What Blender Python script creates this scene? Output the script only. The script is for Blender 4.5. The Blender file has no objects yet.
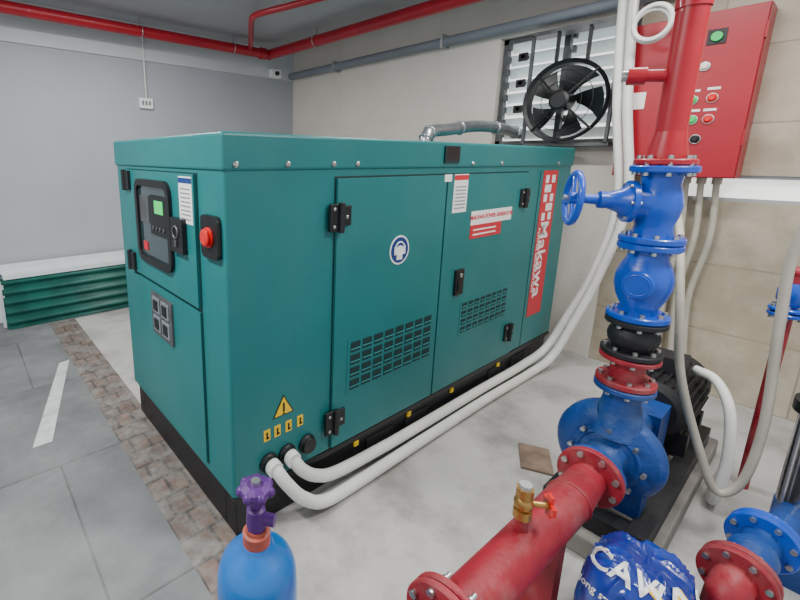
import bpy, bmesh, math, random
from mathutils import Vector, Matrix, noise
from mathutils.bvhtree import BVHTree
random.seed(4)
S=bpy.context.scene
COL=bpy.context.collection

# ---------------------------------------------------------------- materials
def srgb(r,g,b):
    def c(v):
        v/=255.0
        return v/12.92 if v<=.04045 else ((v+.055)/1.055)**2.4
    return (c(r),c(g),c(b),1)
def mat(name,col,rough=.5,metal=0,var=.0,vscale=6,bump=0,bscale=40,emit=0,dirt=None,coat=0,trans=0,dscale=3,damt=.5):
    m=bpy.data.materials.new(name); m.use_nodes=True
    nt=m.node_tree; b=nt.nodes['Principled BSDF']
    b.inputs['Base Color'].default_value=col
    b.inputs['Roughness'].default_value=rough
    b.inputs['Metallic'].default_value=metal
    if coat: b.inputs['Coat Weight'].default_value=coat
    if trans: b.inputs['Transmission Weight'].default_value=trans
    tc=nt.nodes.new('ShaderNodeTexCoord')
    last=None
    if var>0:
        n=nt.nodes.new('ShaderNodeTexNoise'); n.inputs['Scale'].default_value=vscale; n.inputs['Detail'].default_value=6
        nt.links.new(tc.outputs['Object'],n.inputs['Vector'])
        r=nt.nodes.new('ShaderNodeValToRGB')
        r.color_ramp.elements[0].position=.3; r.color_ramp.elements[1].position=.7
        r.color_ramp.elements[0].color=tuple(max(0,c*(1-var)) for c in col[:3])+(1,)
        r.color_ramp.elements[1].color=tuple(min(1,c*(1+var)) for c in col[:3])+(1,)
        nt.links.new(n.outputs['Fac'],r.inputs['Fac']); last=r.outputs['Color']
    if dirt:
        n=nt.nodes.new('ShaderNodeTexNoise'); n.inputs['Scale'].default_value=dscale; n.inputs['Detail'].default_value=8; n.inputs['Roughness'].default_value=.65
        nt.links.new(tc.outputs['Object'],n.inputs['Vector'])
        r=nt.nodes.new('ShaderNodeValToRGB')
        r.color_ramp.elements[0].position=.48; r.color_ramp.elements[1].position=.68
        r.color_ramp.elements[0].color=(0,0,0,1); r.color_ramp.elements[1].color=(damt,damt,damt,1)
        nt.links.new(n.outputs['Fac'],r.inputs['Fac'])
        mx=nt.nodes.new('ShaderNodeMix'); mx.data_type='RGBA'
        nt.links.new(r.outputs['Color'],mx.inputs[0])
        if last: nt.links.new(last,mx.inputs[6])
        else: mx.inputs[6].default_value=col
        mx.inputs[7].default_value=dirt; last=mx.outputs[2]
    if last: nt.links.new(last,b.inputs['Base Color'])
    if bump>0:
        n=nt.nodes.new('ShaderNodeTexNoise'); n.inputs['Scale'].default_value=bscale; n.inputs['Detail'].default_value=4
        nt.links.new(tc.outputs['Object'],n.inputs['Vector'])
        bp=nt.nodes.new('ShaderNodeBump'); bp.inputs['Strength'].default_value=bump; bp.inputs['Distance'].default_value=.01
        nt.links.new(n.outputs['Fac'],bp.inputs['Height']); nt.links.new(bp.outputs['Normal'],b.inputs['Normal'])
    if emit:
        b.inputs['Emission Color'].default_value=col; b.inputs['Emission Strength'].default_value=emit
    return m
def brickmat(name,c1,c2,mortar,w,h,msize,offset=.5,rough=.8,noise=.3,nscale=5,bump=.3,plane='XY',dust=None,dustamt=.8,dscale=2.5,dlo=.4,dhi=.6):
    m=bpy.data.materials.new(name); m.use_nodes=True
    nt=m.node_tree; b=nt.nodes['Principled BSDF']; b.inputs['Roughness'].default_value=rough
    tc=nt.nodes.new('ShaderNodeTexCoord'); src=tc.outputs['Object']
    if plane=='YZ':
        sp=nt.nodes.new('ShaderNodeSeparateXYZ'); cb=nt.nodes.new('ShaderNodeCombineXYZ')
        nt.links.new(src,sp.inputs[0]); nt.links.new(sp.outputs[1],cb.inputs[0]); nt.links.new(sp.outputs[2],cb.inputs[1]); src2=cb.outputs[0]
    else: src2=src
    k=nt.nodes.new('ShaderNodeTexBrick'); k.offset=offset
    k.inputs['Color1'].default_value=c1; k.inputs['Color2'].default_value=c2; k.inputs['Mortar'].default_value=mortar
    k.inputs['Scale'].default_value=1; k.inputs['Brick Width'].default_value=w; k.inputs['Row Height'].default_value=h; k.inputs['Mortar Size'].default_value=msize
    nt.links.new(src2,k.inputs['Vector']); base=k.outputs['Color']
    if dust:
        n=nt.nodes.new('ShaderNodeTexNoise'); n.inputs['Scale'].default_value=dscale; n.inputs['Detail'].default_value=8; n.inputs['Roughness'].default_value=.7
        nt.links.new(src,n.inputs['Vector'])
        r=nt.nodes.new('ShaderNodeValToRGB'); r.color_ramp.elements[0].position=dlo; r.color_ramp.elements[1].position=dhi
        r.color_ramp.elements[0].color=(0,0,0,1); r.color_ramp.elements[1].color=(dustamt,dustamt,dustamt,1)
        nt.links.new(n.outputs['Fac'],r.inputs['Fac'])
        mx=nt.nodes.new('ShaderNodeMix'); mx.data_type='RGBA'; nt.links.new(r.outputs['Color'],mx.inputs[0]); nt.links.new(base,mx.inputs[6]); mx.inputs[7].default_value=dust; base=mx.outputs[2]
    n=nt.nodes.new('ShaderNodeTexNoise'); n.inputs['Scale'].default_value=nscale; n.inputs['Detail'].default_value=8; n.inputs['Roughness'].default_value=.65
    nt.links.new(src,n.inputs['Vector'])
    r=nt.nodes.new('ShaderNodeValToRGB'); lo=1-noise
    r.color_ramp.elements[0].position=.3; r.color_ramp.elements[1].position=.65
    r.color_ramp.elements[0].color=(lo,lo,lo,1); r.color_ramp.elements[1].color=(1,1,1,1)
    nt.links.new(n.outputs['Fac'],r.inputs['Fac'])
    mx=nt.nodes.new('ShaderNodeMix'); mx.data_type='RGBA'; mx.blend_type='MULTIPLY'; mx.inputs[0].default_value=1
    nt.links.new(base,mx.inputs[6]); nt.links.new(r.outputs['Color'],mx.inputs[7])
    nt.links.new(mx.outputs[2],b.inputs['Base Color'])
    bp=nt.nodes.new('ShaderNodeBump'); bp.inputs['Strength'].default_value=bump; bp.inputs['Distance'].default_value=.01
    nt.links.new(mx.outputs[2],bp.inputs['Height']); nt.links.new(bp.outputs['Normal'],b.inputs['Normal'])
    return m

M={}
M['teal']=mat('teal_powdercoat',srgb(22,112,113),.38,0,.05,3,.12,350,dirt=srgb(70,130,126),dscale=2.2,damt=.25)
M['tealdark']=mat('teal_shadow_gap',srgb(6,44,46),.6)
M['black']=mat('black_paint',srgb(20,21,24),.45,0,.2,10)
M['rubber']=mat('black_rubber',srgb(24,24,27),.6,0,.25,18,.2,60)
M['chrome']=mat('zinc_steel',srgb(190,190,188),.3,.9,.15,30)
M['glassdark']=mat('control_window_pane',srgb(42,62,66),.10,0,coat=.6)
M['lcd']=mat('green_lcd',srgb(50,205,100),.4,emit=.35)
M['white']=mat('white_label',srgb(238,238,235),.5)
M['redp']=mat('red_label',srgb(200,38,52),.45)
M['redpipe']=mat('red_pipe_paint',srgb(172,14,36),.38,0,.12,5,coat=.15)
M['redbox']=mat('red_panel_paint',srgb(160,20,38),.35,0,.08,4)
M['reddull']=mat('red_pipe_dusty',srgb(148,26,42),.5,0,.25,9,.15,60,dirt=srgb(160,110,106),dscale=6,damt=.45)
M['blue']=mat('blue_valve_enamel',srgb(6,74,186),.33,0,.12,8,.1,60,coat=.3)
M['bluepump']=mat('blue_pump_cast',srgb(16,62,132),.45,0,.2,10,.35,50,dirt=srgb(90,115,140),dscale=9,damt=.35)
M['bluecyl']=mat('blue_cylinder_paint',srgb(8,104,186),.34,0,.1,6,coat=.3,dirt=srgb(36,64,120),dscale=12,damt=.25)
M['purple']=mat('violet_handwheel',srgb(80,32,112),.45,0,.3,15)
M['copper']=mat('orange_neck_paint',srgb(165,78,60),.5,0,.35,25)
M['brass']=mat('brass',srgb(180,140,80),.38,.8,.2,25)
M['conduit']=mat('white_pvc_conduit',srgb(226,226,220),.45,0,.06,8)
M['greyconduit']=mat('grey_pvc_conduit',srgb(176,170,156),.55,0,.12,8)
M['greypipe']=mat('grey_pipe',srgb(122,128,136),.5,0,.1,4)
M['yellow']=mat('warning_yellow',srgb(240,196,20),.5)
M['bluelabel']=mat('safety_blue',srgb(20,56,120),.5)
M['foil']=mat('metal_duct',srgb(172,174,178),.28,.85,.25,9,.25,20)
M['green']=mat('green_corrugated',srgb(18,88,78),.45,0,.3,5)
M['foam']=mat('white_foam_board',srgb(222,226,228),.7,0,.06,6)
M['steel']=mat('stainless',srgb(200,200,205),.22,1,.1,12)
M['lampg']=mat('green_button',srgb(20,190,90),.3,emit=.25)
M['lampr']=mat('red_button',srgb(215,28,25),.3)
M['glass']=mat('frosted_louvre_glass',srgb(205,214,216),.25,0,.25,5,emit=.25)  # weak emission puts a daylight glow into the panes themselves
M['winlight']=mat('daylight_glow_glass',srgb(242,242,238),.3,emit=1.2)  # emissive sheet standing in for daylight outside the windows
M['frame']=mat('aluminium_frame',srgb(175,178,178),.4,.4)
M['darkframe']=mat('weathered_steel_frame',srgb(92,94,96),.5,.4,.3,12)
M['stripe']=mat('white_road_paint',srgb(200,202,202),.7,0,.12,25,dirt=srgb(136,138,138),dscale=8,damt=.6)
M['tile']=mat('brown_ceramic_tile',srgb(128,108,92),.5,0,.3,14)
M['wallgrey']=mat('painted_plaster_grey',srgb(168,171,177),.75,0,.04,2,.08,60)
M['wallband']=mat('painted_plaster_white',srgb(200,203,206),.75,0,.03,2,.08,60)
M['ceil']=mat('ceiling_paint',srgb(168,170,174),.8,0,.08,1.5,.1,30)
M['concrete']=mat('light_concrete',srgb(182,180,176),.8,0,.12,2.2,.35,22,dirt=srgb(116,112,106),dscale=1.9,damt=.7)
M['plinth']=mat('plinth_concrete',srgb(130,126,120),.85,0,.25,6,.3,25)
M['floortile']=brickmat('grey_stone_slabs',srgb(108,111,112),srgb(126,129,130),srgb(82,84,84),.9,.9,.005,.5,.65,.42,2.4,.25,dust=srgb(144,146,146),dustamt=.55,dscale=1.3)
M['curb']=brickmat('worn_brick_strip',srgb(136,116,106),srgb(118,106,99),srgb(92,86,82),.085,.13,.008,.5,.85,.5,16,.9,dust=srgb(138,136,132),dustamt=.85,dscale=7,dlo=.43,dhi=.57)
M['wallbeige']=brickmat('stained_cream_wall',srgb(224,216,206),srgb(221,213,202),srgb(214,205,194),1.3,.62,.003,.0,.7,.12,1.3,.05,'YZ')
M['walltile']=brickmat('stained_beige_tile_wall',srgb(202,192,172),srgb(194,184,164),srgb(160,150,134),.62,.42,.005,.0,.42,.32,1.8,.05,'YZ',dust=srgb(166,150,124),dustamt=.65,dscale=2.2)
M['net']=mat('teal_netting',srgb(80,150,160),.8,0,.5,45,.8,80)

# ---------------------------------------------------------------- builder
class B:
    def __init__(s,name): s.name=name; s.bm=bmesh.new(); s.mats=[]; 
    def mi(s,m):
        m=M[m]
        if m not in s.mats: s.mats.append(m)
        return s.mats.index(m)
    def _add(s,verts,faces,m,smooth=False,T=None):
        k=s.mi(m); vs=[s.bm.verts.new(T@Vector(v) if T else v) for v in verts]
        for f in faces:
            try: F=s.bm.faces.new([vs[i] for i in f])
            except ValueError: continue
            F.material_index=k; F.smooth=smooth
    def box(s,x0,x1,y0,y1,z0,z1,m,T=None):
        v=[(x,y,z) for x in(x0,x1) for y in(y0,y1) for z in(z0,z1)]
        s._add(v,[(0,1,3,2),(4,6,7,5),(0,4,5,1),(2,3,7,6),(0,2,6,4),(1,5,7,3)],m,False,T)
    def frame(s,p,ax):
        z=Vector(ax).normalized(); t=Vector((0,0,1)) if abs(z.z)<.9 else Vector((1,0,0))
        x=t.cross(z).normalized(); y=z.cross(x)
        Mx=Matrix((x,y,z)).transposed().to_4x4(); Mx.translation=Vector(p); return Mx
    def lathe(s,p,ax,prof,m,seg=32,smooth=True,caps=True,sharp=False):
        T=s.frame(p,ax); v=[];f=[]
        n=len(prof)
        for d,r in prof:
            for i in range(seg):
                a=2*math.pi*i/seg; v.append((r*math.cos(a),r*math.sin(a),d))
        for j in range(n-1):
            for i in range(seg):
                i2=(i+1)%seg; f.append((j*seg+i,j*seg+i2,(j+1)*seg+i2,(j+1)*seg+i))
        k=s.mi(m); vs=[s.bm.verts.new(T@Vector(q)) for q in v]
        for q in f:
            F=s.bm.faces.new([vs[i] for i in q]); F.material_index=k; F.smooth=smooth
        if caps:
            for j,rev in((0,True),(n-1,False)):
                ring=[vs[j*seg+i] for i in range(seg)]
                if rev: ring.reverse()
                F=s.bm.faces.new(ring); F.material_index=k
                for e in F.edges: e.smooth=False
        for j in range(1,n-1):
            a=Vector((prof[j][0]-prof[j-1][0],prof[j][1]-prof[j-1][1])); b=Vector((prof[j+1][0]-prof[j][0],prof[j+1][1]-prof[j][1]))
            if a.length>0 and b.length>0 and a.angle(b)>.7:
                for i in range(seg):
                    e=s.bm.edges.get((vs[j*seg+i],vs[j*seg+(i+1)%seg]))
                    if e: e.smooth=False
    def cyl(s,p0,p1,r,m,seg=24,r2=None):
        p0=Vector(p0); d=Vector(p1)-p0
        s.lathe(p0,d,[(0,r),(d.length,r if r2 is None else r2)],m,seg)
    def sphere(s,c,r,m,sc=(1,1,1),seg=20):
        c=Vector(c); n=seg//2
        k=s.mi(m); rows=[]
        for j in range(1,n):
            t=math.pi*j/n
            rows.append([s.bm.verts.new(c+Vector((r*sc[0]*math.sin(t)*math.cos(2*math.pi*i/seg),r*sc[1]*math.sin(t)*math.sin(2*math.pi*i/seg),-r*sc[2]*math.cos(t)))) for i in range(seg)])
        bt=s.bm.verts.new(c-Vector((0,0,r*sc[2]))); tp=s.bm.verts.new(c+Vector((0,0,r*sc[2])))
        F=[]
        for i in range(seg):
            i2=(i+1)%seg
            F.append(s.bm.faces.new((bt,rows[0][i2],rows[0][i]))); F.append(s.bm.faces.new((tp,rows[-1][i],rows[-1][i2])))
            for j in range(n-2): F.append(s.bm.faces.new((rows[j][i],rows[j][i2],rows[j+1][i2],rows[j+1][i])))
        for q in F: q.material_index=k; q.smooth=True
    def torus(s,c,ax,R,r,m,seg=36,ms=10,a0=0,a1=2*math.pi):
        T=s.frame(c,ax); full=abs(a1-a0-2*math.pi)<1e-4
        pts=[T@Vector((R*math.cos(a0+(a1-a0)*i/seg),R*math.sin(a0+(a1-a0)*i/seg),0)) for i in range(seg if full else seg+1)]
        s.tube(pts,r,m,ms,closed=full)
    def tube(s,pts,r,m,seg=14,closed=False,rfun=None):
        pts=[Vector(p) for p in pts]; n=len(pts); rings=[]; k=s.mi(m); nrm=None
        for i,p in enumerate(pts):
            if closed: t=(pts[(i+1)%n]-pts[i-1])
            else: t=pts[min(i+1,n-1)]-pts[max(i-1,0)]
            t.normalize()
            if nrm is None:
                nrm=t.orthogonal().normalized()
            else:
                nrm=(nrm-t*nrm.dot(t)).normalized()
            b=t.cross(nrm); rr=r if rfun is None else rfun(i,n)*r
            rings.append([s.bm.verts.new(p+nrm*rr*math.cos(2*math.pi*j/seg)+b*rr*math.sin(2*math.pi*j/seg)) for j in range(seg)])
        for i in range(n if closed else n-1):
            A=rings[i]; Bq=rings[(i+1)%n]; off=0
            if closed and i==n-1:
                best=min(range(seg),key=lambda o:(A[0].co-Bq[o].co).length); off=best
            for j in range(seg):
                F=s.bm.faces.new((A[j],A[(j+1)%seg],Bq[(j+1+off)%seg],Bq[(j+off)%seg])); F.material_index=k; F.smooth=True
        if not closed:
            F=s.bm.faces.new(list(reversed(rings[0]))); F.material_index=k
            F=s.bm.faces.new(rings[-1]); F.material_index=k
    def spline(s,ctrl,r,m,seg=14,sub=10,rfun=None): s.tube(cat(ctrl,sub),r,m,seg,rfun=rfun)
    def flange(s,p,ax,r,th,m,bolts=8,bm_='chrome',bl=.03,br=.009,bring=None):
        p=Vector(p); ax=Vector(ax).normalized(); c=.004
        s.lathe(p-ax*th/2,ax,[(0,r-c),(c,r),(th-c,r),(th,r-c)],m,36)
        T=s.frame(p,ax); R=bring or r*.82
        for i in range(bolts):
            a=2*math.pi*(i+.5)/bolts; q=T@Vector((R*math.cos(a),R*math.sin(a),0))
            s.cyl(q-ax*bl,q+ax*bl,br*.55,bm_,8)
            for sg in(-1,1):
                e=q+ax*sg*(th/2); s.cyl(e,e+ax*sg*.011,br,bm_,6)
    def done(s,parent=None,bevel=0,bseg=2,recalc=True):
        me=bpy.data.meshes.new(s.name)
        if recalc: bmesh.ops.recalc_face_normals(s.bm,faces=s.bm.faces)
        s.bm.to_mesh(me); s.bm.free()
        for m in s.mats: me.materials.append(m)
        ob=bpy.data.objects.new(s.name,me); COL.objects.link(ob)
        if bevel:
            md=ob.modifiers.new('Bevel','BEVEL'); md.width=bevel; md.segments=bseg; md.limit_method='ANGLE'; md.angle_limit=math.radians(40); md.harden_normals=False
        if parent: ob.parent=parent
        return ob
def cat(P,sub=10):
    P=[Vector(p) for p in P]; Q=[P[0]*2-P[1]]+P+[P[-1]*2-P[-2]]; out=[]
    for i in range(1,len(Q)-2):
        for k in range(sub):
            t=k/sub; a,b,c,d=Q[i-1],Q[i],Q[i+1],Q[i+2]
            out.append(.5*((2*b)+(c-a)*t+(2*a-5*b+4*c-d)*t*t+(3*b-a-3*c+d)*t**3))
    out.append(P[-1]); return out
def empty(name,loc=(0,0,0)):
    e=bpy.data.objects.new(name,None); e.empty_display_size=.1; COL.objects.link(e); return e
def text(name,body,loc,rot,size,m,parent,ext=.0006,align='CENTER',bold=0):
    cu=bpy.data.curves.new(name,'FONT'); cu.body=body; cu.size=size; cu.extrude=ext; cu.align_x=align; cu.align_y='CENTER'; cu.offset=bold
    cu.materials.append(M[m]); ob=bpy.data.objects.new(name,cu); ob.location=loc; ob.rotation_euler=rot; COL.objects.link(ob); ob.parent=parent; return ob

XW=2.95; YB=3.49; ZC=2.78; ZH=ZC-.003
# ---------------------------------------------------------------- room
b=B('floor')
b.box(-5,-.17,-4,YB,-.1,0,'floortile'); b.box(-.17,.04,-4,3.02,-.1,0,'curb'); b.box(-.17,XW,3.02,YB,-.1,0,'floortile'); b.box(.04,XW,-4,3.02,-.1,0,'concrete')
b.done()
b=B('wall_left'); b.box(-5,XW+.2,YB,YB+.2,0,2.44,'wallgrey'); b.box(-5,XW+.2,YB-.02,YB+.2,2.44,ZC,'wallband'); b.done()
W0,W1,Z0,Z1=-.22,.72,1.58,2.42
V0,V1,Y0_,Y1_=-1.75,-.5,1.23,1.385
b=B('wall_back')
b.box(XW,XW+.2,W1,YB,0,ZC,'wallbeige'); b.box(XW,XW+.2,W0,W1,0,Z0,'wallbeige'); b.box(XW,XW+.2,W0,W1,Z1,ZC,'wallbeige')
b.box(XW,XW+.2,V1,W0,0,ZC,'walltile'); b.box(XW,XW+.2,V0,V1,0,Y0_,'walltile'); b.box(XW,XW+.2,V0,V1,Y1_,ZC,'walltile'); b.box(XW,XW+.2,-4,V0,0,ZC,'walltile')
b.done()
b=B('ceiling'); b.box(-3.2,XW+.2,-2.6,YB+.2,ZC,ZC+.15,'ceil'); b.done()
b=B('window_1')
fx=XW+.06
for y in (W0,W0+.44,W1-.04): b.box(fx,fx+.05,y,y+.04,Z0,Z1,'darkframe')
for z in (Z0,Z1-.04): b.box(fx,fx+.05,W0,W1,z,z+.04,'darkframe')
for i in range(8):
    z=Z0+.09+i*.098
    T=Matrix.Translation((fx+.06,0,z))@Matrix.Rotation(math.radians(35),4,'Y')
    b.box(-.055,.055,W0+.03,W1-.03,-.003,.003,'glass',T)
    b.box(fx-.01,fx+.03,W0+.40,W0+.42,z-.02,z+.03,'darkframe'); b.box(fx-.01,fx+.03,W1-.06,W1-.04,z-.02,z+.03,'darkframe')
    if i%2==0: b.box(fx-.045,fx+.03,W1-.20,W1-.17,z-.01,z+.015,'black'); b.box(fx-.045,fx-.03,W1-.22,W1-.15,z-.03,z+.03,'black')
b.box(XW+.17,XW+.18,W0,W1,Z0,Z1,'winlight')
b.done()
b=B('window_2')
for y in (V0,V0+.6,V1-.04): b.box(XW+.02,XW+.06,y,y+.04,Y0_,Y1_,'frame')
for z in (Y0_,Y1_-.02): b.box(XW+.02,XW+.06,V0,V1,z,z+.02,'frame')
b.box(XW+.06,XW+.07,V0,V1,Y0_,Y1_,'winlight'); b.done()
b=B('parking_line')
b._add([(-.18,2.12,.002),(-.25,2.10,.002),(-.54,1.13,.002),(-.45,1.13,.002),(-.18,2.12,.0),(-.25,2.10,.0),(-.54,1.13,.0),(-.45,1.13,.0)],[(0,1,2,3),(7,6,5,4),(0,4,5,1),(1,5,6,2),(2,6,7,3),(3,7,4,0)],'stripe')
b.done()

# ---------------------------------------------------------------- generator
G=empty('diesel_generator'); L,W,H=2.75,1.16,1.55
b=B('skid_base')
b.box(.02,L-.02,.02,.10,0,.19,'black'); b.box(.02,L-.02,W-.10,W-.02,0,.19,'black'); b.box(.02,.1,.1,W-.1,0,.19,'black'); b.box(L-.1,L-.02,.1,W-.1,0,.19,'black')
b.box(.0,L,.0,.03,.16,.19,'black')
for x in (.75,1.05,1.9,2.2):
    b.box(x,x+.2,.012,.022,.05,.12,'rubber')
for x in (.66,1.06,1.46,2.0): b.box(x,x+.03,.006,.02,.12,.15,'yellow')
b.done(G,.004)
b=B('canopy'); b.box(0,L,0,W,.19,1.46,'teal'); b.done(G,.012,3)
b=B('roof')
b.box(-.008,L+.008,-.008,W+.008,1.425,H,'teal'); b.done(G,.012,3)
b=B('roof_fittings')
b.box(1.19,1.32,-.012,-.006,1.45,1.53,'black'); b.box(1.20,1.31,-.016,-.010,1.45,1.462,'tealdark'); b.box(1.19,1.20,-.016,-.008,1.45,1.53,'tealdark')
for x in (.04,.25,.47,.60,1.45,1.75,2.5): b.lathe((x,-.008,1.447),(0,-1,0),[(0,.011),(.004,.011),(.008,.006)],'chrome',12)
b.done(G)
b=B('side_doors')
for x0,x1 in((.49,1.222),(1.234,2.10)):
    b.box(x0-.006,x1+.006,-.002,.0,.20,1.40,'tealdark'); b.box(x0,x1,-.014,0,.206,1.392,'teal')
b.done(G,.004)
b=B('side_panel_seams')
b.box(2.27,2.274,-.002,0,.2,1.4,'tealdark')
b.done(G)
b=B('side_vents')
for x0,x1,z0,z1,nc,nr in((.58,1.18,.45,.69,8,4),(1.45,1.97,.50,.69,8,4)):
    b.box(x0-.01,x1+.01,-.016,-.010,z0-.01,z1+.01,'teal')
    cw=(x1-x0)/nc; ch=(z1-z0)/nr
    for i in range(nc):
        for j in range(nr):
            xa=x0+i*cw+.008; za=z0+j*ch+.007
            b.box(xa,xa+cw-.016,-.0175,-.012,za,za+ch-.014,'tealdark')
            T=Matrix.Translation((xa,-.018,za+ch*.18))@Matrix.Rotation(math.radians(-35),4,'X')
            b.box(0,cw-.016,-.003,.0,-.0,ch*.62,'teal',T)
b.done(G)
b=B('side_hardware')
def hinge(x,z):
    b.box(x-.055,x-.008,-.026,-.012,z-.055,z+.055,'black'); b.box(x+.008,x+.06,-.024,-.012,z-.035,z+.045,'black')
    b.cyl((x,-.03,z-.06),(x,-.03,z+.06),.013,'black',12)
    for dz in(-.035,.035): b.lathe((x-.035,-.026,z+dz),(0,-1,0),[(0,.009),(.005,.006)],'chrome',8)
    b.lathe((x+.035,-.024,z),(0,-1,0),[(0,.009),(.005,.006)],'chrome',8)
for x,z in((.50,1.24),(.50,.34),(2.05,1.24),(2.04,.37)): hinge(x,z)
b.box(1.355,1.43,-.03,-.012,.75,.89,'black'); b.box(1.37,1.415,-.036,-.03,.77,.83,'rubber'); b.cyl((1.392,-.03,.86),(1.392,-.038,.86),.013,'chrome',12)
for x,z in((.16,.285),(.25,.285),(.355,.285)): b.lathe((x,0,z),(0,-1,0),[(0,.042),(.012,.042),(.014,.036),(.03,.034)],'black',20)
b.done(G,.003)
b=B('side_labels')
sx,sz=.885,1.06
b.lathe((sx,-.014,sz),(0,-1,0),[(0,.068),(.0015,.068)],'white',40); b.lathe((sx,-.0155,sz),(0,-1,0),[(0,.060),(.001,.060)],'bluelabel',40)
b.lathe((sx,-.0165,sz-.005),(0,-1,0),[(0,.027),(.001,.027)],'white',24); b.box(sx-.02,sx+.02,-.0176,-.0165,sz-.045,sz-.02,'white')
b.box(sx-.038,sx-.024,-.0185,-.0165,sz-.02,sz+.018,'white'); b.box(sx+.024,sx+.038,-.0185,-.0165,sz-.02,sz+.018,'white')
b.torus((sx,-.017,sz+.006),(0,1,0),.032,.0035,'white',24,6)
b.box(1.285,1.41,-.016,-.014,1.20,1.395,'white'); b.box(1.285,1.41,-.0165,-.0155,1.365,1.39,'redp')
for k in range(7): b.box(1.30,1.395,-.0167,-.0158,1.22+k*.018,1.226+k*.018,'greypipe')
b.box(1.20,1.26,-.016,-.014,1.36,1.395,'white')
b.box(1.47,1.91,-.016,-.014,1.12,1.195,'white'); b.box(1.47,1.80,-.016,-.014,1.045,1.12,'redp')
for k in range(2): b.box(1.50,1.74,-.017,-.0155,1.062+k*.026,1.070+k*.026,'white')
b.box(2.32,2.53,-.003,0,.40,1.40,'redp')
sq=.046
for (i,j) in((0,0),(2,0),(1,1),(0,2),(2,2),(1,3),(0,4),(2,4),(0,1),(2,3)):
    b.box(2.355+i*sq,2.355+(i+1)*sq,-.0045,-.002,1.32-j*.062,1.32-j*.062+.05,'white')
def tri(x,z,r,y,m,th=.0015):
    P=[(x+r*math.sin(a),z+r*math.cos(a)) for a in(0,2.094,4.189)]
    b._add([(p[0],y,p[1]) for p in P]+[(p[0],y-th,p[1]) for p in P],[(0,1,2),(3,5,4),(0,3,4,1),(1,4,5,2),(2,5,3,0)],m)
tri(.235,.495,.060,0,'black'); tri(.235,.495,.050,-.0016,'yellow'); 
b.box(.231,.239,-.005,-.002,.482,.52,'black'); b.box(.231,.239,-.005,-.002,.470,.477,'black')
for x in(.155,.205,.26,.32):
    b.box(x-.015,x+.015,-.002,0,.382,.43,'yellow'); b.box(x-.004,x+.004,-.003,-.001,.39,.42,'black'); b.box(x-.004,x+.010,-.003,-.001,.39,.398,'black')
b.done(G)
text('strip_lettering','Makawa',(2.415,-.004,.80),(math.radians(90),math.radians(90),0),.165,'white',G,bold=.002)
text('strip_sublettering','POWER GENERATION',(2.345,-.004,.80),(math.radians(90),math.radians(90),0),.045,'white',G)
text('sticker_lettering','MAKAWA POWER GENERATOR',(1.69,-.0165,1.16),(math.radians(90),0,0),.032,'redp',G,bold=.001)
b=B('control_door')
b.box(-.002,0,.195,.985,.90,1.415,'tealdark'); b.box(-.014,0,.203,.977,.908,1.41,'teal')
b.box(-.0015,0,.195,.985,.23,.895,'tealdark'); b.box(-.009,0,.203,.977,.238,.888,'teal')
b.done(G,.004)
def rrect(b,y0,y1,z0,z1,x0,x1,r,m,hole=None):
    def ring(y0,y1,z0,z1,r):
        P=[]
        for cy,cz,a0 in((y1-r,z1-r,0),(y0+r,z1-r,90),(y0+r,z0+r,180),(y1-r,z0+r,270)):
            for k in range(7):
                a=math.radians(a0+k*15); P.append((cy+r*math.cos(a),cz+r*math.sin(a)))
        return P
    P=ring(y0,y1,z0,z1,r); n=len(P)
    if hole is None:
        v=[(x0,p[0],p[1]) for p in P]+[(x1,p[0],p[1]) for p in P]
        b._add(v,[tuple(range(n)),tuple(range(2*n-1,n-1,-1))]+[(i,(i+1)%n,n+(i+1)%n,n+i) for i in range(n)],m)
    else:
        Q=ring(y0+hole,y1-hole,z0+hole,z1-hole,max(r-hole,.004))
        v=[(x0,p[0],p[1]) for p in P]+[(x0,p[0],p[1]) for p in Q]+[(x1,p[0],p[1]) for p in P]+[(x1,p[0],p[1]) for p in Q]
        f=[]
        for i in range(n):
            j=(i+1)%n
            f+=[(i,j,n+j,n+i),(2*n+i,3*n+i,3*n+j,2*n+j),(i,2*n+i,2*n+j,j),(n+i,n+j,3*n+j,3*n+i)]
        b._add(v,f,m)
b=B('control_panel')
rrect(b,.405,.815,.995,1.375,-.030,-.012,.06,'black',.030)
rrect(b,.42,.80,1.01,1.36,-.018,-.013,.05,'glassdark')
b.box(-.026,-.018,.445,.63,1.14,1.31,'black'); b.box(-.028,-.025,.475,.57,1.235,1.29,'lcd'); 
for k in range(4): b.cyl((-.026,.475+k*.04,1.17),(-.030,.475+k*.04,1.17),.009,'darkframe',10)
b.box(-.022,-.017,.70,.75,1.05,1.09,'redp'); b.box(-.021,-.017,.66,.77,1.18,1.30,'darkframe')
b.box(-.034,-.012,.275,.39,1.105,1.24,'black'); b.torus((-.036,.335,1.185),(1,0,0),.024,.004,'darkframe',20,6)
b.box(-.040,-.034,.324,.346,1.13,1.155,'darkframe')
b.box(-.0155,-.013,.215,.33,1.225,1.40,'white'); b.box(-.016,-.015,.215,.33,1.375,1.395,'bluelabel')
for k in range(8): b.box(-.0165,-.015,.23,.315,1.24+k*.016,1.245+k*.016,'greypipe')
rrect(b,.025,.15,1.125,1.275,-.018,0,.022,'black'); b.lathe((-.018,.088,1.20),(-1,0,0),[(0,.036),(.006,.036),(.007,.024),(.010,.024),(.012,.030),(.018,.030),(.022,.022)],'lampr',24)
rrect(b,.47,.71,.655,.855,-.020,-.008,.008,'darkframe'); 
for y in(.495,.60):
    for z in(.675,.765): rrect(b,y,y+.085,z,z+.075,-.024,-.019,.006,'greypipe'); 
for y in(.512,.617):
    for z in(.688,.778): b.box(-.028,-.023,y,y+.05,z,z+.048,'black')
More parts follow.
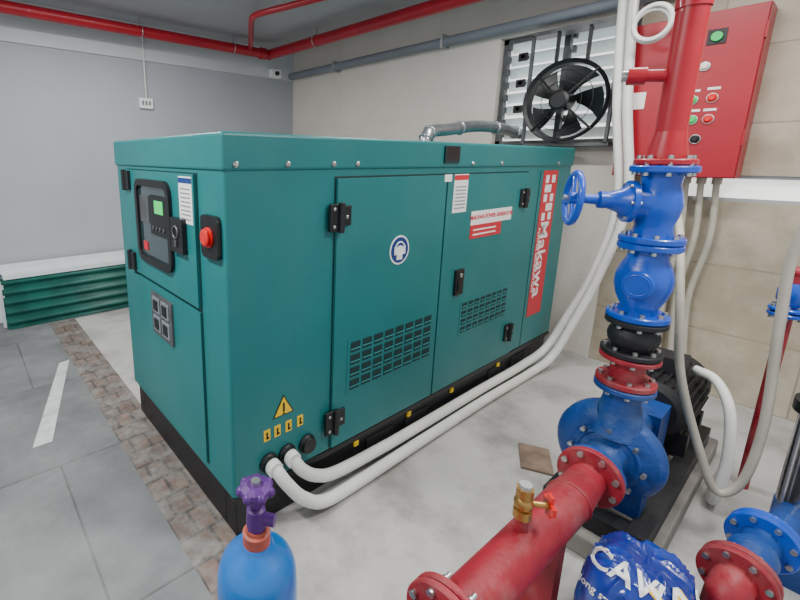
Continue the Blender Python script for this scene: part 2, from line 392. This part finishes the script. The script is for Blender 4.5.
for z in(1.36,.96): 
    b.box(-.028,-.012,.90,.95,z-.045,z+.045,'black'); b.box(-.018,0,.985,1.03,z-.04,z+.04,'black'); b.cyl((-.026,.967,z-.05),(-.026,.967,z+.05),.012,'black',12)
b.done(G,.002)

# ---------------------------------------------------------------- power cables in white conduit
p1=[(.16,.0,.285),(.165,-.045,.275),(.20,-.075,.21),(.27,-.09,.12),(.38,-.095,.05),(.6,-.09,.032),(1.1,-.083,.03),(1.73,-.08,.03),(2.25,-.09,.03),(2.50,-.13,.10),(2.62,-.19,.34),(2.69,-.28,.70),(2.69,-.37,1.2),(2.68,-.29,1.82),(2.68,-.24,2.4),(2.68,-.24,ZH)]
p2=[(.25,.0,.285),(.255,-.04,.275),(.29,-.055,.22),(.37,-.05,.15),(.50,-.038,.095),(.8,-.034,.075),(1.1,-.032,.07),(1.73,-.032,.07),(2.25,-.04,.075),(2.55,-.07,.14),(2.66,-.14,.38),(2.72,-.24,.72),(2.72,-.31,1.2),(2.70,-.23,1.82),(2.70,-.18,2.4),(2.70,-.18,ZH)]
for p in(p1,p2):
    b=B('power_cable_conduit'); b.spline(p,.027,'conduit',14,12)
    b.lathe(Vector(p[0])+Vector((0,-.026,0)),(0,-1,-.15),[(0,.033),(.03,.033)],'conduit',16); b.done()
b=B('coiled_conduit')
b.torus((2.56,-.38,2.22),(1,.1,.1),.085,.013,'conduit',30,8); b.torus((2.535,-.39,2.23),(1,-.1,.05),.09,.013,'conduit',30,8)
b.spline([(2.56,-.295,2.22),(2.56,-.29,2.4),(2.66,-.34,2.6),(2.66,-.34,ZH)],.013,'conduit',8)
b.spline([(2.53,-.48,2.23),(2.55,-.50,2.35),(2.66,-.46,2.6),(2.66,-.45,ZH)],.013,'conduit',8); b.done()

# ---------------------------------------------------------------- exhaust duct
b=B('exhaust_duct')
pts=cat([(1.76,.52,1.552),(1.765,.52,1.60),(1.82,.52,1.645),(2.0,.51,1.665),(2.3,.49,1.70),(2.6,.48,1.70),(2.80,.47,1.68),(2.92,.47,1.67)],10)
b.tube(pts,.040,'foil',16)
for q in(10,18,34,48,62): b.torus(pts[q],(pts[q+1]-pts[q]),.043,.006,'foil',20,6)
b.done()

# ---------------------------------------------------------------- ventilation fan (axis X)
b=B('ventilation_fan'); fc=Vector((2.82,.125,1.875))
R=.265
b.lathe(fc+Vector((-.04,0,0)),(1,0,0),[(0,R+.018),(.004,R+.018),(.012,R),(.09,R-.005),(.09,R-.012),(.012,R-.010),(.0,R+.008)],'black',48,caps=False)
b.lathe(fc+Vector((-.13,0,0)),(1,0,0),[(0,.05),(.01,.066),(.10,.070),(.13,.066)],'black',28)
for k in range(5):
    a0=2*math.pi*k/5+.5; v=[]; n=7
    for i in range(n):
        t=i/(n-1); rr=.06+t*(R-.085)
        for q in range(5):
            u_=q/4*2-1
            a=a0+u_*(.34+.10*t)+.25*t; x=u_*(.045-.012*t)+.01*(1-u_*u_)
            v.append(fc+Vector((x,rr*math.cos(a),rr*math.sin(a))))
    f=[(5*i+q,5*i+q+1,5*i+q+6,5*i+q+5) for i in range(n-1) for q in range(4)]
    b._add(v,f,'black',True)
for rr in(.13,.20): b.torus(fc+Vector((-.085,0,0)),(1,0,0),rr,.0028,'black',40,5)
for k in range(4):
    a=math.pi/4+k*math.pi/2; c,s_=math.cos(a),math.sin(a)
    b.cyl(fc+Vector((-.09,.05*c,.05*s_)),fc+Vector((-.04,(R+.01)*c,(R+.01)*s_)),.008,'black',8)
for y in(-.10,.10): b.box(fc.x,fc.x+.02,fc.y+y-.01,fc.y+y+.01,fc.z+R-.02,2.36,'black'); 
b.box(fc.x,XW-.002,fc.y-.30,fc.y+.29,fc.z-R-.045,fc.z-R-.022,'darkframe'); b.box(fc.x,XW-.002,fc.y-.30,fc.y+.29,2.35,2.38,'darkframe')
for y in(-.29,.265): b.box(fc.x,fc.x+.025,fc.y+y,fc.y+y+.02,fc.z-R-.03,2.36,'darkframe')
b.done(recalc=False)

# ---------------------------------------------------------------- ceiling pipes
b=B('sprinkler_pipe')
b.cyl((-4,3.2,2.64),(2.33,3.2,2.64),.050,'redpipe'); b.sphere((2.38,3.2,2.64),.058,'redpipe'); b.cyl((2.38,3.2,2.64),(2.60,-2.4,2.64),.054,'redpipe')
b.cyl((2.25,3.2,2.64),(2.32,3.2,2.64),.062,'redpipe'); 
for x in(-1.5,.9,1.9): b.cyl((x,3.2,2.69),(x,3.2,ZH),.006,'chrome',6); b.torus((x,3.2,2.64),(1,0,0),.055,.005,'chrome',20,6)
for y in(2.4,.6,-1): 
    x=2.38+(3.2-y)/5.6*.22; b.cyl((x,y,2.69),(x,y,ZH),.006,'chrome',6); b.torus((x,y,2.64),(0,1,0),.060,.005,'chrome',20,6)
b.spline([(2.12,3.2,2.66),(2.06,3.1,2.66),(1.85,2.75,2.66),(1.62,2.38,2.66),(1.53,2.2,2.66),(1.54,2.05,2.66),(1.62,1.75,2.66),(1.75,1.2,2.66),(1.9,.4,2.66)],.026,'redpipe',12)
b.done()
b=B('grey_service_pipe'); b.cyl((2.88,3.45,2.49),(2.88,-2.4,2.46),.040,'greypipe'); 
for y in(2.6,1.2,-.6): b.box(2.84,XW-.002,y,y+.02,2.43,2.54,'frame')
b.done()
b=B('wall_camera_box'); b.box(2.55,2.70,3.40,3.468,2.44,2.54,'white'); b.cyl((2.62,3.40,2.49),(2.62,3.36,2.49),.025,'black',16); b.done(None,.008)
b=B('wall_socket'); b.box(.93,1.07,3.455,3.488,1.97,2.07,'white')
for x in(.965,1.0,1.035): b.box(x-.012,x+.012,3.452,3.458,2.0,2.045,'greypipe')
b.cyl((1.0,3.455,2.07),(1.0,3.455,ZH),.008,'conduit',8); b.done(None,.003)

# ---------------------------------------------------------------- stacked sheets at left wall
b=B('stacked_corrugated_sheets')
def corr(y0,z0,z1,xa,xb,tilt,m,n=9):
    v=[];f=[];h=(z1-z0); N=n*8
    for i in range(N+1):
        z=z0+h*i/N; d=.018*math.sin(2*math.pi*i/8); y=y0+tilt*(z-z0)+d
        v+= [(xa,y,z),(xb,y,z),(xa,y+.004,z),(xb,y+.004,z)]
    for i in range(N):
        a=4*i;c=4*i+4
        f+=[(a,a+1,c+1,c),(a+2,c+2,c+3,a+3),(a,c,c+2,a+2),(a+1,a+3,c+3,c+1)]
    f+=[(0,2,3,1),(4*N,4*N+1,4*N+3,4*N+2)]
    b._add(v,f,m,True)
for k in range(5): corr(3.05+k*.035,.0,.43-.004*k,-.44+random.uniform(-.05,.05),1.5,.15,'green',5)
b.box(-.50,1.5,3.14,3.40,0,.40,'foam'); b.box(-.46,1.52,3.10,3.44,.435,.475,'foam'); b.box(-.50,1.45,3.16,3.46,.477,.50,'foam'); b.box(-.55,-.42,3.3,3.46,0,.36,'foam')
b.done()

# ---------------------------------------------------------------- pump control panel
b=B('pump_control_panel')
b.box(2.77,XW-.003,-.83,-.24,1.37,2.28,'redbox'); b.box(2.75,2.768,-.825,-.245,1.375,2.275,'redbox')
def lamp(y,z,m,r=.018):
    b.lathe((2.75,y,z),(-1,0,0),[(0,r+.008),(.006,r+.008),(.006,r),(.022,r*.9),(.026,r*.6)],m,18)
    b.torus((2.747,y,z),(1,0,0),r+.006,.004,'chrome',18,6)
b.box(2.745,2.752,-.68,-.60,2.10,2.18,'black'); b.cyl((2.746,-.64,2.14),(2.73,-.64,2.14),.025,'lampg',18)
for y,z,m in((-.585,1.81,'lampg'),(-.67,1.815,'lampr'),(-.60,1.70,'lampg'),(-.67,1.70,'lampr'),(-.63,1.59,'black'),(-.61,1.99,'white')): lamp(y,z,m)
for y,z in((-.585,1.86),(-.67,1.865),(-.60,1.75),(-.67,1.75)): b.box(2.746,2.751,y-.028,y+.028,z-.006,z+.008,'white')
b.box(2.745,2.751,-.36,-.29,1.78,1.88,'white')
b.cyl((2.75,-.28,1.85),(2.735,-.28,1.85),.015,'chrome',12)
for z in(1.55,2.1): b.box(2.745,2.775,-.835,-.825,z,z+.08,'redbox')
b.done(None,.006)
for k,y in enumerate((-.60,-.67,-.74)):
    b=B('electrical_conduit'); b.cyl((2.90,y,1.367),(2.90,y,1.33),.024,'greyconduit',14)
    b.spline([(2.90,y,1.34),(2.90,y-.02,1.0),(2.905,y+.01*k,.6),(2.90,y-.03,.1),(2.90,y-.03,0.002)],.017,'greyconduit',10,8); b.done()

# ---------------------------------------------------------------- riser with valves
RX,RY=1.192,-.85; up=(0,0,1)
def P(z): return (RX,RY,z)
b=B('riser_pipe')
b.cyl(P(1.55),P(ZH),.042,'redpipe',32); b.lathe(P(1.475),up,[(0,.056),(.015,.055),(.085,.043)],'redpipe',32)
b.flange(P(1.463),up,.085,.020,'redpipe',8,bl=.022)
d=Vector((-.35,.93,.05)).normalized(); q=Vector(P(1.735))
b.cyl(q,q+d*.11,.020,'redpipe',16); b.cyl(q+d*.09,q+d*.14,.028,'redpipe',16); b.cyl(q+d*.14,q+d*.155,.018,'chrome',12)
b.cyl(P(1.93),P(1.96),.046,'redpipe',32)
b.done()
b=B('gate_valve')
b.flange(P(1.440),up,.094,.022,'blue',8,bl=.001); b.flange(P(1.202),up,.094,.022,'blue',8,bl=.001)
b.lathe(P(1.21),up,[(0,.060),(.04,.054),(.075,.064),(.11,.070),(.145,.064),(.18,.054),(.22,.060)],'blue',32)
c=Vector(P(1.325)); d=Vector((-.57,.82,.04)).normalized()
b.lathe(c+d*.03,d,[(0,.060),(.045,.058),(.045,.072),(.062,.072),(.062,.060),(.085,.040),(.12,.028),(.13,.030),(.145,.030),(.15,.018),(.19,.016)],'blue',28)
for k in range(6):
    T=b.frame(c+d*.07,d); a=k*math.pi/3; qq=T@Vector((.062*math.cos(a),.062*math.sin(a),0)); b.cyl(qq,qq+d*.03,.007,'chrome',6)
b.cyl(c+d*.2,c+d*.28,.009,'chrome',12)
hw=c+d*.255
b.torus(hw,d,.088,.011,'blue',40,10); b.cyl(hw-d*.012,hw+d*.014,.022,'blue',16)
T=b.frame(hw,d)
for k in range(4):
    a=k*math.pi/2+.3; b.cyl(hw,T@Vector((.086*math.cos(a),.086*math.sin(a),0)),.008,'blue',8)
b.cyl(hw+d*.014,hw+d*.03,.010,'chrome',6); b.done()
b=B('check_valve')
b.flange(P(1.178),up,.094,.022,'blue',8,bl=.022); b.flange(P(.925),up,.094,.022,'blue',8,bl=.001)
b.lathe(P(.935),up,[(0,.058),(.025,.056),(.06,.074),(.10,.084),(.135,.084),(.17,.074),(.20,.060),(.235,.058)],'blue',36)
d=Vector((-.95,-.05,.0)).normalized(); c=Vector(P(1.05)); b.lathe(c+d*.055,d,[(0,.048),(.032,.048),(.036,.044)],'blue',28); b.torus(c+d*.089,d,.036,.004,'blue',24,6)
b.done()
b=B('rubber_expansion_joint')
b.flange(P(.902),up,.094,.020,'rubber',8,bl=.022); b.lathe(P(.79),up,[(0,.058),(.02,.062),(.035,.076),(.055,.080),(.075,.076),(.09,.062),(.105,.058)],'rubber',32)
b.flange(P(.786),up,.094,.020,'rubber',8,bl=.022); b.done()
b=B('reducer_spool')
b.flange(P(.764),up,.094,.018,'reddull',8,bl=.001); b.lathe(P(.665),up,[(0,.052),(.095,.056)],'reddull',32); b.flange(P(.669),up,.094,.022,'reddull',8,bl=.022); b.done()
# ---------------------------------------------------------------- fire pump
PZ=.37
b=B('fire_pump')
b.flange(P(.645),up,.096,.022,'bluepump',8,bl=.001)
b.lathe(P(.46),up,[(0,.095),(.08,.072),(.13,.060),(.18,.058)],'bluepump',28)
vc=Vector((RX,RY,PZ)); n=40; pts=[]; 
for i in range(n+1):
    a=math.radians(80)+2*math.pi*i/n*0.98; rr=.115+.022*i/n
    pts.append(vc+Vector((0,rr*math.cos(a),rr*math.sin(a))))
b.tube(pts,.062,'bluepump',16,rfun=lambda i,n:.72+.35*i/n)
b.lathe(vc+Vector((-.075,0,0)),(1,0,0),[(0,.075),(.015,.125),(.03,.15),(.12,.15),(.135,.125),(.15,.10)],'bluepump',40)
b.torus(vc+Vector((-.064,0,0)),(1,0,0),.10,.01,'bluepump',36,8)
b.lathe((1.13,RY,PZ),(-1,0,0),[(0,.085),(.03,.062),(.13,.058),(.15,.062)],'bluepump',32)
b.flange((.985,RY,PZ),(1,0,0),.100,.024,'bluepump',8,bl=.022,br=.011)
for k in range(8):
    a=k*math.pi/4; q=vc+Vector((-.07,.118*math.cos(a),.118*math.sin(a))); b.cyl(q,q+Vector((-.02,0,0)),.009,'chrome',6)
b.lathe((1.26,RY,PZ),(1,0,0),[(0,.11),(.03,.08),(.08,.06),(.25,.055),(.26,.07),(.28,.07)],'bluepump',28)
b.cyl((1.54,RY,PZ),(1.64,RY,PZ),.05,'black',20); b.box(1.50,1.66,RY-.075,RY+.075,PZ-.20,PZ+.05,'bluepump')
b.lathe((1.66,RY,PZ),(1,0,0),[(0,.10),(.02,.13),(.40,.13),(.40,.137),(.47,.137),(.49,.11)],'rubber',32)
for k in range(26):
    T=Matrix.Translation((1.69,RY,PZ))@Matrix.Rotation(2*math.pi*k/26,4,'X'); b.box(0,.36,-.003,.003,.125,.146,'rubber',T)
b.box(1.80,1.92,RY-.07,RY+.07,PZ+.12,PZ+.21,'rubber')
for x in(1.72,1.98): b.box(x,x+.06,RY-.14,RY+.14,.16,PZ-.09,'rubber')
b.box(1.15,1.24,RY-.12,RY+.12,.16,PZ-.10,'bluepump'); b.box(1.46,1.50,RY-.05,RY+.05,.16,PZ-.04,'bluepump')
b.box(1.05,2.12,RY-.17,RY-.11,.09,.17,'rubber'); b.box(1.05,2.12,RY+.11,RY+.17,.09,.17,'rubber'); b.box(1.05,1.12,RY-.11,RY+.11,.09,.16,'rubber'); b.box(2.05,2.12,RY-.11,RY+.11,.09,.16,'rubber')
b.done()
b=B('pump_plinth'); b.box(1.0,2.2,RY-.20,RY+.20,0,.088,'plinth'); b.done(None,.01)
# suction line
b=B('suction_pipe'); sy=RY+.02
b.flange((.959,RY,PZ),(1,0,0),.104,.024,'reddull',8,bl=.001,br=.011)
b.lathe((.947,RY,PZ),(-1,-0.0,0),[(0,.056),(.04,.058),(.17,.066)],'reddull',32)
b.cyl((.78,RY,PZ),(.03,sy,PZ),.065,'reddull',32)
b.torus((.775,RY,PZ),(1,0,0),.065,.005,'reddull',32,8)
b.flange((.130,sy,PZ),(1,0,0),.108,.020,'reddull',8,bl=.04,br=.011); b.flange((.106,sy,PZ),(1,0,0),.108,.020,'reddull',8,bl=.001,br=.011)
b.tube([(.06,sy,PZ),(.0,sy,PZ-.01),(-.05,sy,PZ-.04),(-.075,sy,PZ-.10),(-.08,sy,PZ-.16),(-.08,sy,0)],.065,'reddull',24)
b.box(.62,.68,sy-.06,sy+.06,0,PZ-.05,'reddull')
b.done()
b=B('brass_ball_valve')
vx,vy=.47,sy
b.cyl((vx,vy,PZ+.066),(vx,vy,PZ+.11),.020,'reddull',14); b.cyl((vx,vy,PZ+.105),(vx,vy,PZ+.13),.026,'brass',8); b.sphere((vx,vy,PZ+.150),.026,'brass'); b.cyl((vx,vy,PZ+.17),(vx,vy,PZ+.198),.024,'brass',8); b.cyl((vx,vy,PZ+.195),(vx,vy,PZ+.21),.017,'frame',14)
b.cyl((vx,vy,PZ+.15),(vx+.045,vy-.05,PZ+.15),.009,'brass',10)
T=Matrix.Translation((vx+.045,vy-.05,PZ+.15))@Matrix.Rotation(-.8,4,'Z'); b.box(-.004,.006,-.032,.032,-.012,.012,'lampr',T); b.box(-.004,.006,-.012,.012,-.032,.032,'lampr',T)
b.done()
# ---------------------------------------------------------------- hoses
b=B('flexible_conduit_loop')
b.spline([(2.71,-.60,1.30),(2.5,-.62,1.31),(2.1,-.71,1.29),(1.7,-.83,1.18),(1.50,-.905,.95),(1.46,-.96,.65),(1.46,-1.07,.34),(1.48,-1.13,.22),(1.50,-1.185,.30),(1.50,-1.20,.55),(1.5,-1.175,.93),(1.5,-1.17,1.21),(1.5,-1.25,1.6),(1.5,-1.3,ZH)],.015,'greyconduit',10,10)
b.spline([(2.71,-.60,1.30),(2.78,-.595,1.28),(2.86,-.59,1.25)],.015,'greyconduit',10,6)
b.done()
b=B('motor_cable_conduit')
b.spline([(1.92,-.94,.52),(1.88,-1.02,.51),(1.80,-1.09,.42),(1.74,-1.12,.22),(1.70,-1.11,.06),(1.78,-1.10,.03),(2.0,-1.10,.03)],.020,'conduit',12,10); b.done()
# ---------------------------------------------------------------- jockey pump, right edge
JX,JY=1.56,-1.35
b=B('jockey_pump')
b.box(JX-.12,JX+.12,JY-.12,JY+.12,.0,.09,'bluepump'); b.cyl((JX,JY,.09),(JX,JY,.26),.085,'bluepump',28)
b.cyl((JX,JY,.26),(JX,JY,.62),.082,'steel',36); b.cyl((JX,JY,.62),(JX,JY,.66),.10,'black',28); b.box(JX-.06,JX+.06,JY-.06,JY+.06,.66,.74,'bluepump'); b.lathe((JX,JY,.74),up,[(0,.085),(.02,.095),(.26,.095),(.30,.07)],'bluepump',28)
for k in range(4):
    a=math.pi/4+k*math.pi/2; b.cyl((JX+.092*math.cos(a),JY+.092*math.sin(a),.2),(JX+.092*math.cos(a),JY+.092*math.sin(a),.65),.006,'chrome',8)
b.lathe((JX-.05,JY+.03,.24),(-1,.15,0),[(0,.05),(.20,.042)],'bluepump',24)
b.done()
b=B('jockey_suction_line'); e=Vector((-1,.12,0)).normalized(); q=Vector((JX-.27,JY+.08,.24))
b.flange(q,e,.092,.022,'blue',8,bl=.03); b.flange(q+e*.026,e,.092,.022,'blue',8,bl=.001)
b.lathe(q+e*.03,e,[(0,.052),(.05,.048),(.09,.062),(.13,.062),(.17,.048),(.22,.052)],'bluepump',24)
b.flange(q+e*.25,e,.092,.022,'reddull',8,bl=.03); b.flange(q+e*.277,e,.092,.022,'reddull',8,bl=.001)
g=q+e*.28
b.tube([g,g+e*.03,g+e*.06+Vector((0,0,-.015)),g+e*.075+Vector((0,0,-.05)),g+e*.08+Vector((0,0,-.1)),g+e*.08+Vector((0,0,-.24))],.05,'reddull',24)
b.done()
b=B('discharge_pipe')
b.cyl((2.0,-1.17,0),(2.0,-1.17,1.02),.021,'reddull',20); b.flange((2.0,-1.17,.84),up,.06,.016,'blue',6,bl=.02); b.flange((2.0,-1.17,.862),up,.06,.016,'blue',6,bl=.001)
b.lathe((2.0,-1.17,.875),up,[(0,.03),(.03,.045),(.07,.045),(.10,.03)],'blue',24)
b.sphere((2.0,-1.17,1.02),.025,'reddull'); b.cyl((2.0,-1.17,1.02),(2.0,-1.6,1.02),.021,'reddull',20); b.sphere((2.0,-1.6,1.02),.025,'reddull'); b.cyl((2.0,-1.6,1.02),(2.0,-1.6,ZH),.021,'reddull',20)
b.done()

# ---------------------------------------------------------------- gas cylinder
b=B('gas_cylinder'); cx,cy=-.28,-.61
b.lathe((cx,cy,0),up,[(0,.075),(.012,.083),(.03,.085),(.58,.085),(.615,.083),(.64,.075),(.66,.058),(.672,.040),(.68,.034),(.685,.032)],'bluecyl',48)
b.lathe((cx,cy,.68),up,[(0,.029),(.03,.029),(.032,.023),(.04,.022)],'copper',28)
b.lathe((cx,cy,.715),up,[(0,.020),(.015,.022),(.05,.020),(.055,.014)],'purple',8)
dd=Vector((.6,-.8,0)).normalized(); b.cyl((cx,cy,.745),Vector((cx,cy,.745))+dd*.04,.013,'purple',12)
b.cyl((cx,cy,.76),(cx,cy,.80),.012,'purple',12)
b.lathe((cx,cy,.797),up,[(0,.018),(.006,.032),(.014,.035),(.022,.033),(.027,.018)],'purple',10,smooth=False)
for k in range(7):
    a=2*math.pi*k/7; b.sphere((cx+.030*math.cos(a),cy+.030*math.sin(a),.81),.011,'purple',seg=10)
b.cyl((cx,cy,.822),(cx,cy,.832),.01,'chrome',8); 
cyl_ob=b.done()

# ---------------------------------------------------------------- conform flat lettering onto a surface
def print_on(target,name,body,origin,direction,updir,size,m,bold=.002,off=.0015):
    """lettering mesh projected onto target's surface, as ink printed on it"""
    bm=bmesh.new(); bm.from_mesh(target.data); tree=BVHTree.FromBMesh(bm); bm.free()
    cu=bpy.data.curves.new(name,'FONT'); cu.body=body; cu.size=size; cu.align_x='CENTER'; cu.align_y='CENTER'; cu.offset=bold; cu.resolution_u=3
    tmp=bpy.data.objects.new('tmp',cu); COL.objects.link(tmp); bpy.context.view_layer.update(); dg=bpy.context.evaluated_depsgraph_get()
    me0=tmp.evaluated_get(dg).to_mesh(); bm=bmesh.new(); bm.from_mesh(me0); tmp.evaluated_get(dg).to_mesh_clear()
    bpy.data.objects.remove(tmp)
    bmesh.ops.triangulate(bm,faces=bm.faces)
    for _ in range(3): bmesh.ops.subdivide_edges(bm,edges=[e for e in bm.edges if e.calc_length()>size*.10],cuts=1,use_grid_fill=False); bmesh.ops.triangulate(bm,faces=bm.faces)
    dr=Vector(direction).normalized(); uu=Vector(updir); uu=(uu-dr*uu.dot(dr)).normalized(); rr=dr.cross(uu)
    dead=[]
    for v in bm.verts:
        st=Vector(origin)+rr*v.co.x+uu*v.co.y-dr*.5
        h,nn,_,_=tree.ray_cast(st,dr)
        if h is None: dead.append(v)
        else:
            if nn.dot(dr)>0: nn=-nn
            v.co=h+nn*off-dr*.001
    bmesh.ops.delete(bm,geom=dead,context='VERTS')
    me=bpy.data.meshes.new(name); bm.to_mesh(me); bm.free(); me.materials.append(M[m])
    o=bpy.data.objects.new(name,me); COL.objects.link(o); o.parent=target; return o
fd=Vector((.55,.83,0))
print_on(cyl_ob,'painted_lettering','TD 8',(cx,cy,.607),fd,(0,0,1),.034,'white',.0003)

# ---------------------------------------------------------------- plastic sack etc
def blob(name,c,sx,sy,sz,m,seed,amp=.12,sub=5,pw=2.6,fold=1.0):
    bm=bmesh.new(); bmesh.ops.create_icosphere(bm,subdivisions=sub,radius=1)
    sd=Vector((seed,seed*.7,-seed))
    for v in bm.verts:
        p=v.co.copy(); k=(abs(p.x)**pw+abs(p.y)**pw+abs(p.z)**pw)**(-1/pw); p*=k
        w=Vector((p.x+.4*noise.noise(p*1.1+sd),p.y+.4*noise.noise(p*1.3-sd),p.z*.5))
        r1=max(0,1-abs(noise.noise(w*1.7+sd))*4.0); r2=max(0,1-abs(noise.noise(w*3.1-sd))*5.0)
        n_=noise.noise(p*.9-sd)*amp + (r1**2)*amp*.38*fold+(r2**2)*amp*.2*fold
        p*=1+n_
        v.co=Vector((c[0]+p.x*sx,c[1]+p.y*sy,max(0.001,c[2]+p.z*sz)))
    me=bpy.data.meshes.new(name); bm.to_mesh(me); bm.free(); me.materials.append(m)
    for p in me.polygons: p.use_smooth=True
    ob=bpy.data.objects.new(name,me); COL.objects.link(ob); return ob
M['film']=mat('plastic_film',srgb(14,42,140),.30,0,.30,5,.6,9,coat=.35,dirt=srgb(40,90,190),dscale=5,damt=.8)
sack=blob('plastic_sack',(.70,-1.065,.19),.175,.125,.195,M['film'],3.1,.20,6,2.8)
vd=Vector((.80,.10,-.60)); uv=Vector((.5,-.05,.8))
print_on(sack,'printed_lettering','CAVI',(.66,-1.045,.335),vd,uv,.075,'white',.0015,.002)
print_on(sack,'printed_lettering_2','Nong san Viet Nam',(.62,-1.05,.265),vd,uv,.028,'white',.0004,.002)
print_on(sack,'printed_lettering_3','W',(.70,-1.165,.30),vd,Vector((.3,.5,.8)),.11,'yellow',.004,.002)
print_on(sack,'printed_lettering_4','W',(.70,-1.16,.305),vd,Vector((.3,.5,.8)),.11,'white',.0008,.0035)
blob('netting_bundle',(.835,-1.265,.11),.055,.045,.135,M['net'],7.3,.25)
b=B('ceramic_tile'); b.box(-.10,.10,-.07,.07,0,.012,'tile',Matrix.Translation((1.43,-.50,0.001))@Matrix.Rotation(.5,4,'Z')); b.done(None,.002)

# ---------------------------------------------------------------- lighting
w=bpy.data.worlds.new('World'); S.world=w; w.use_nodes=True; bg=w.node_tree.nodes['Background']; bg.inputs[0].default_value=(.88,.94,1,1); bg.inputs[1].default_value=1.0
def tubelamp(x,y,rotz,power):
    T=Matrix.Translation((x,y,ZH))@Matrix.Rotation(rotz,4,'Z')
    b=B('fluorescent_lamp'); b.box(-.62,.62,-.06,.06,-.05,0,'white',T); o=b.done(None,.004)
    ld=bpy.data.lights.new('fluorescent_tube_light','AREA'); ld.shape='RECTANGLE'; ld.size=1.2; ld.size_y=.12; ld.energy=power; ld.color=(1,.99,.97)
    lo=bpy.data.objects.new('fluorescent_tube_light',ld); lo.location=(x,y,ZC-.06); lo.rotation_euler=(0,0,rotz); COL.objects.link(lo); lo.parent=o
tubelamp(-1.3,.4,math.pi/2,105); tubelamp(1.2,-1.6,0,55); tubelamp(.3,2.2,0,40); tubelamp(1.7,-.3,math.pi/2,36)

# ---------------------------------------------------------------- camera
yaw,pitch,roll=.9045,.2159,.0058
f=Vector((math.cos(yaw)*math.cos(pitch),math.sin(yaw)*math.cos(pitch),-math.sin(pitch))); r0=Vector((math.sin(yaw),-math.cos(yaw),0)); u0=r0.cross(f)
r_=r0*math.cos(roll)+u0*math.sin(roll); u_=-r0*math.sin(roll)+u0*math.cos(roll)
cd=bpy.data.cameras.new('camera'); cd.sensor_width=36; cd.lens=433.08/800*36; cd.shift_x=(400-298.17)/800; cd.shift_y=(253.51-300)/800; cd.clip_start=.02
co=bpy.data.objects.new('camera',cd); Mx=Matrix((r_,u_,-f)).transposed().to_4x4(); Mx.translation=Vector((-.6821,-1.2563,1.467)); co.matrix_world=Mx; COL.objects.link(co); S.camera=co
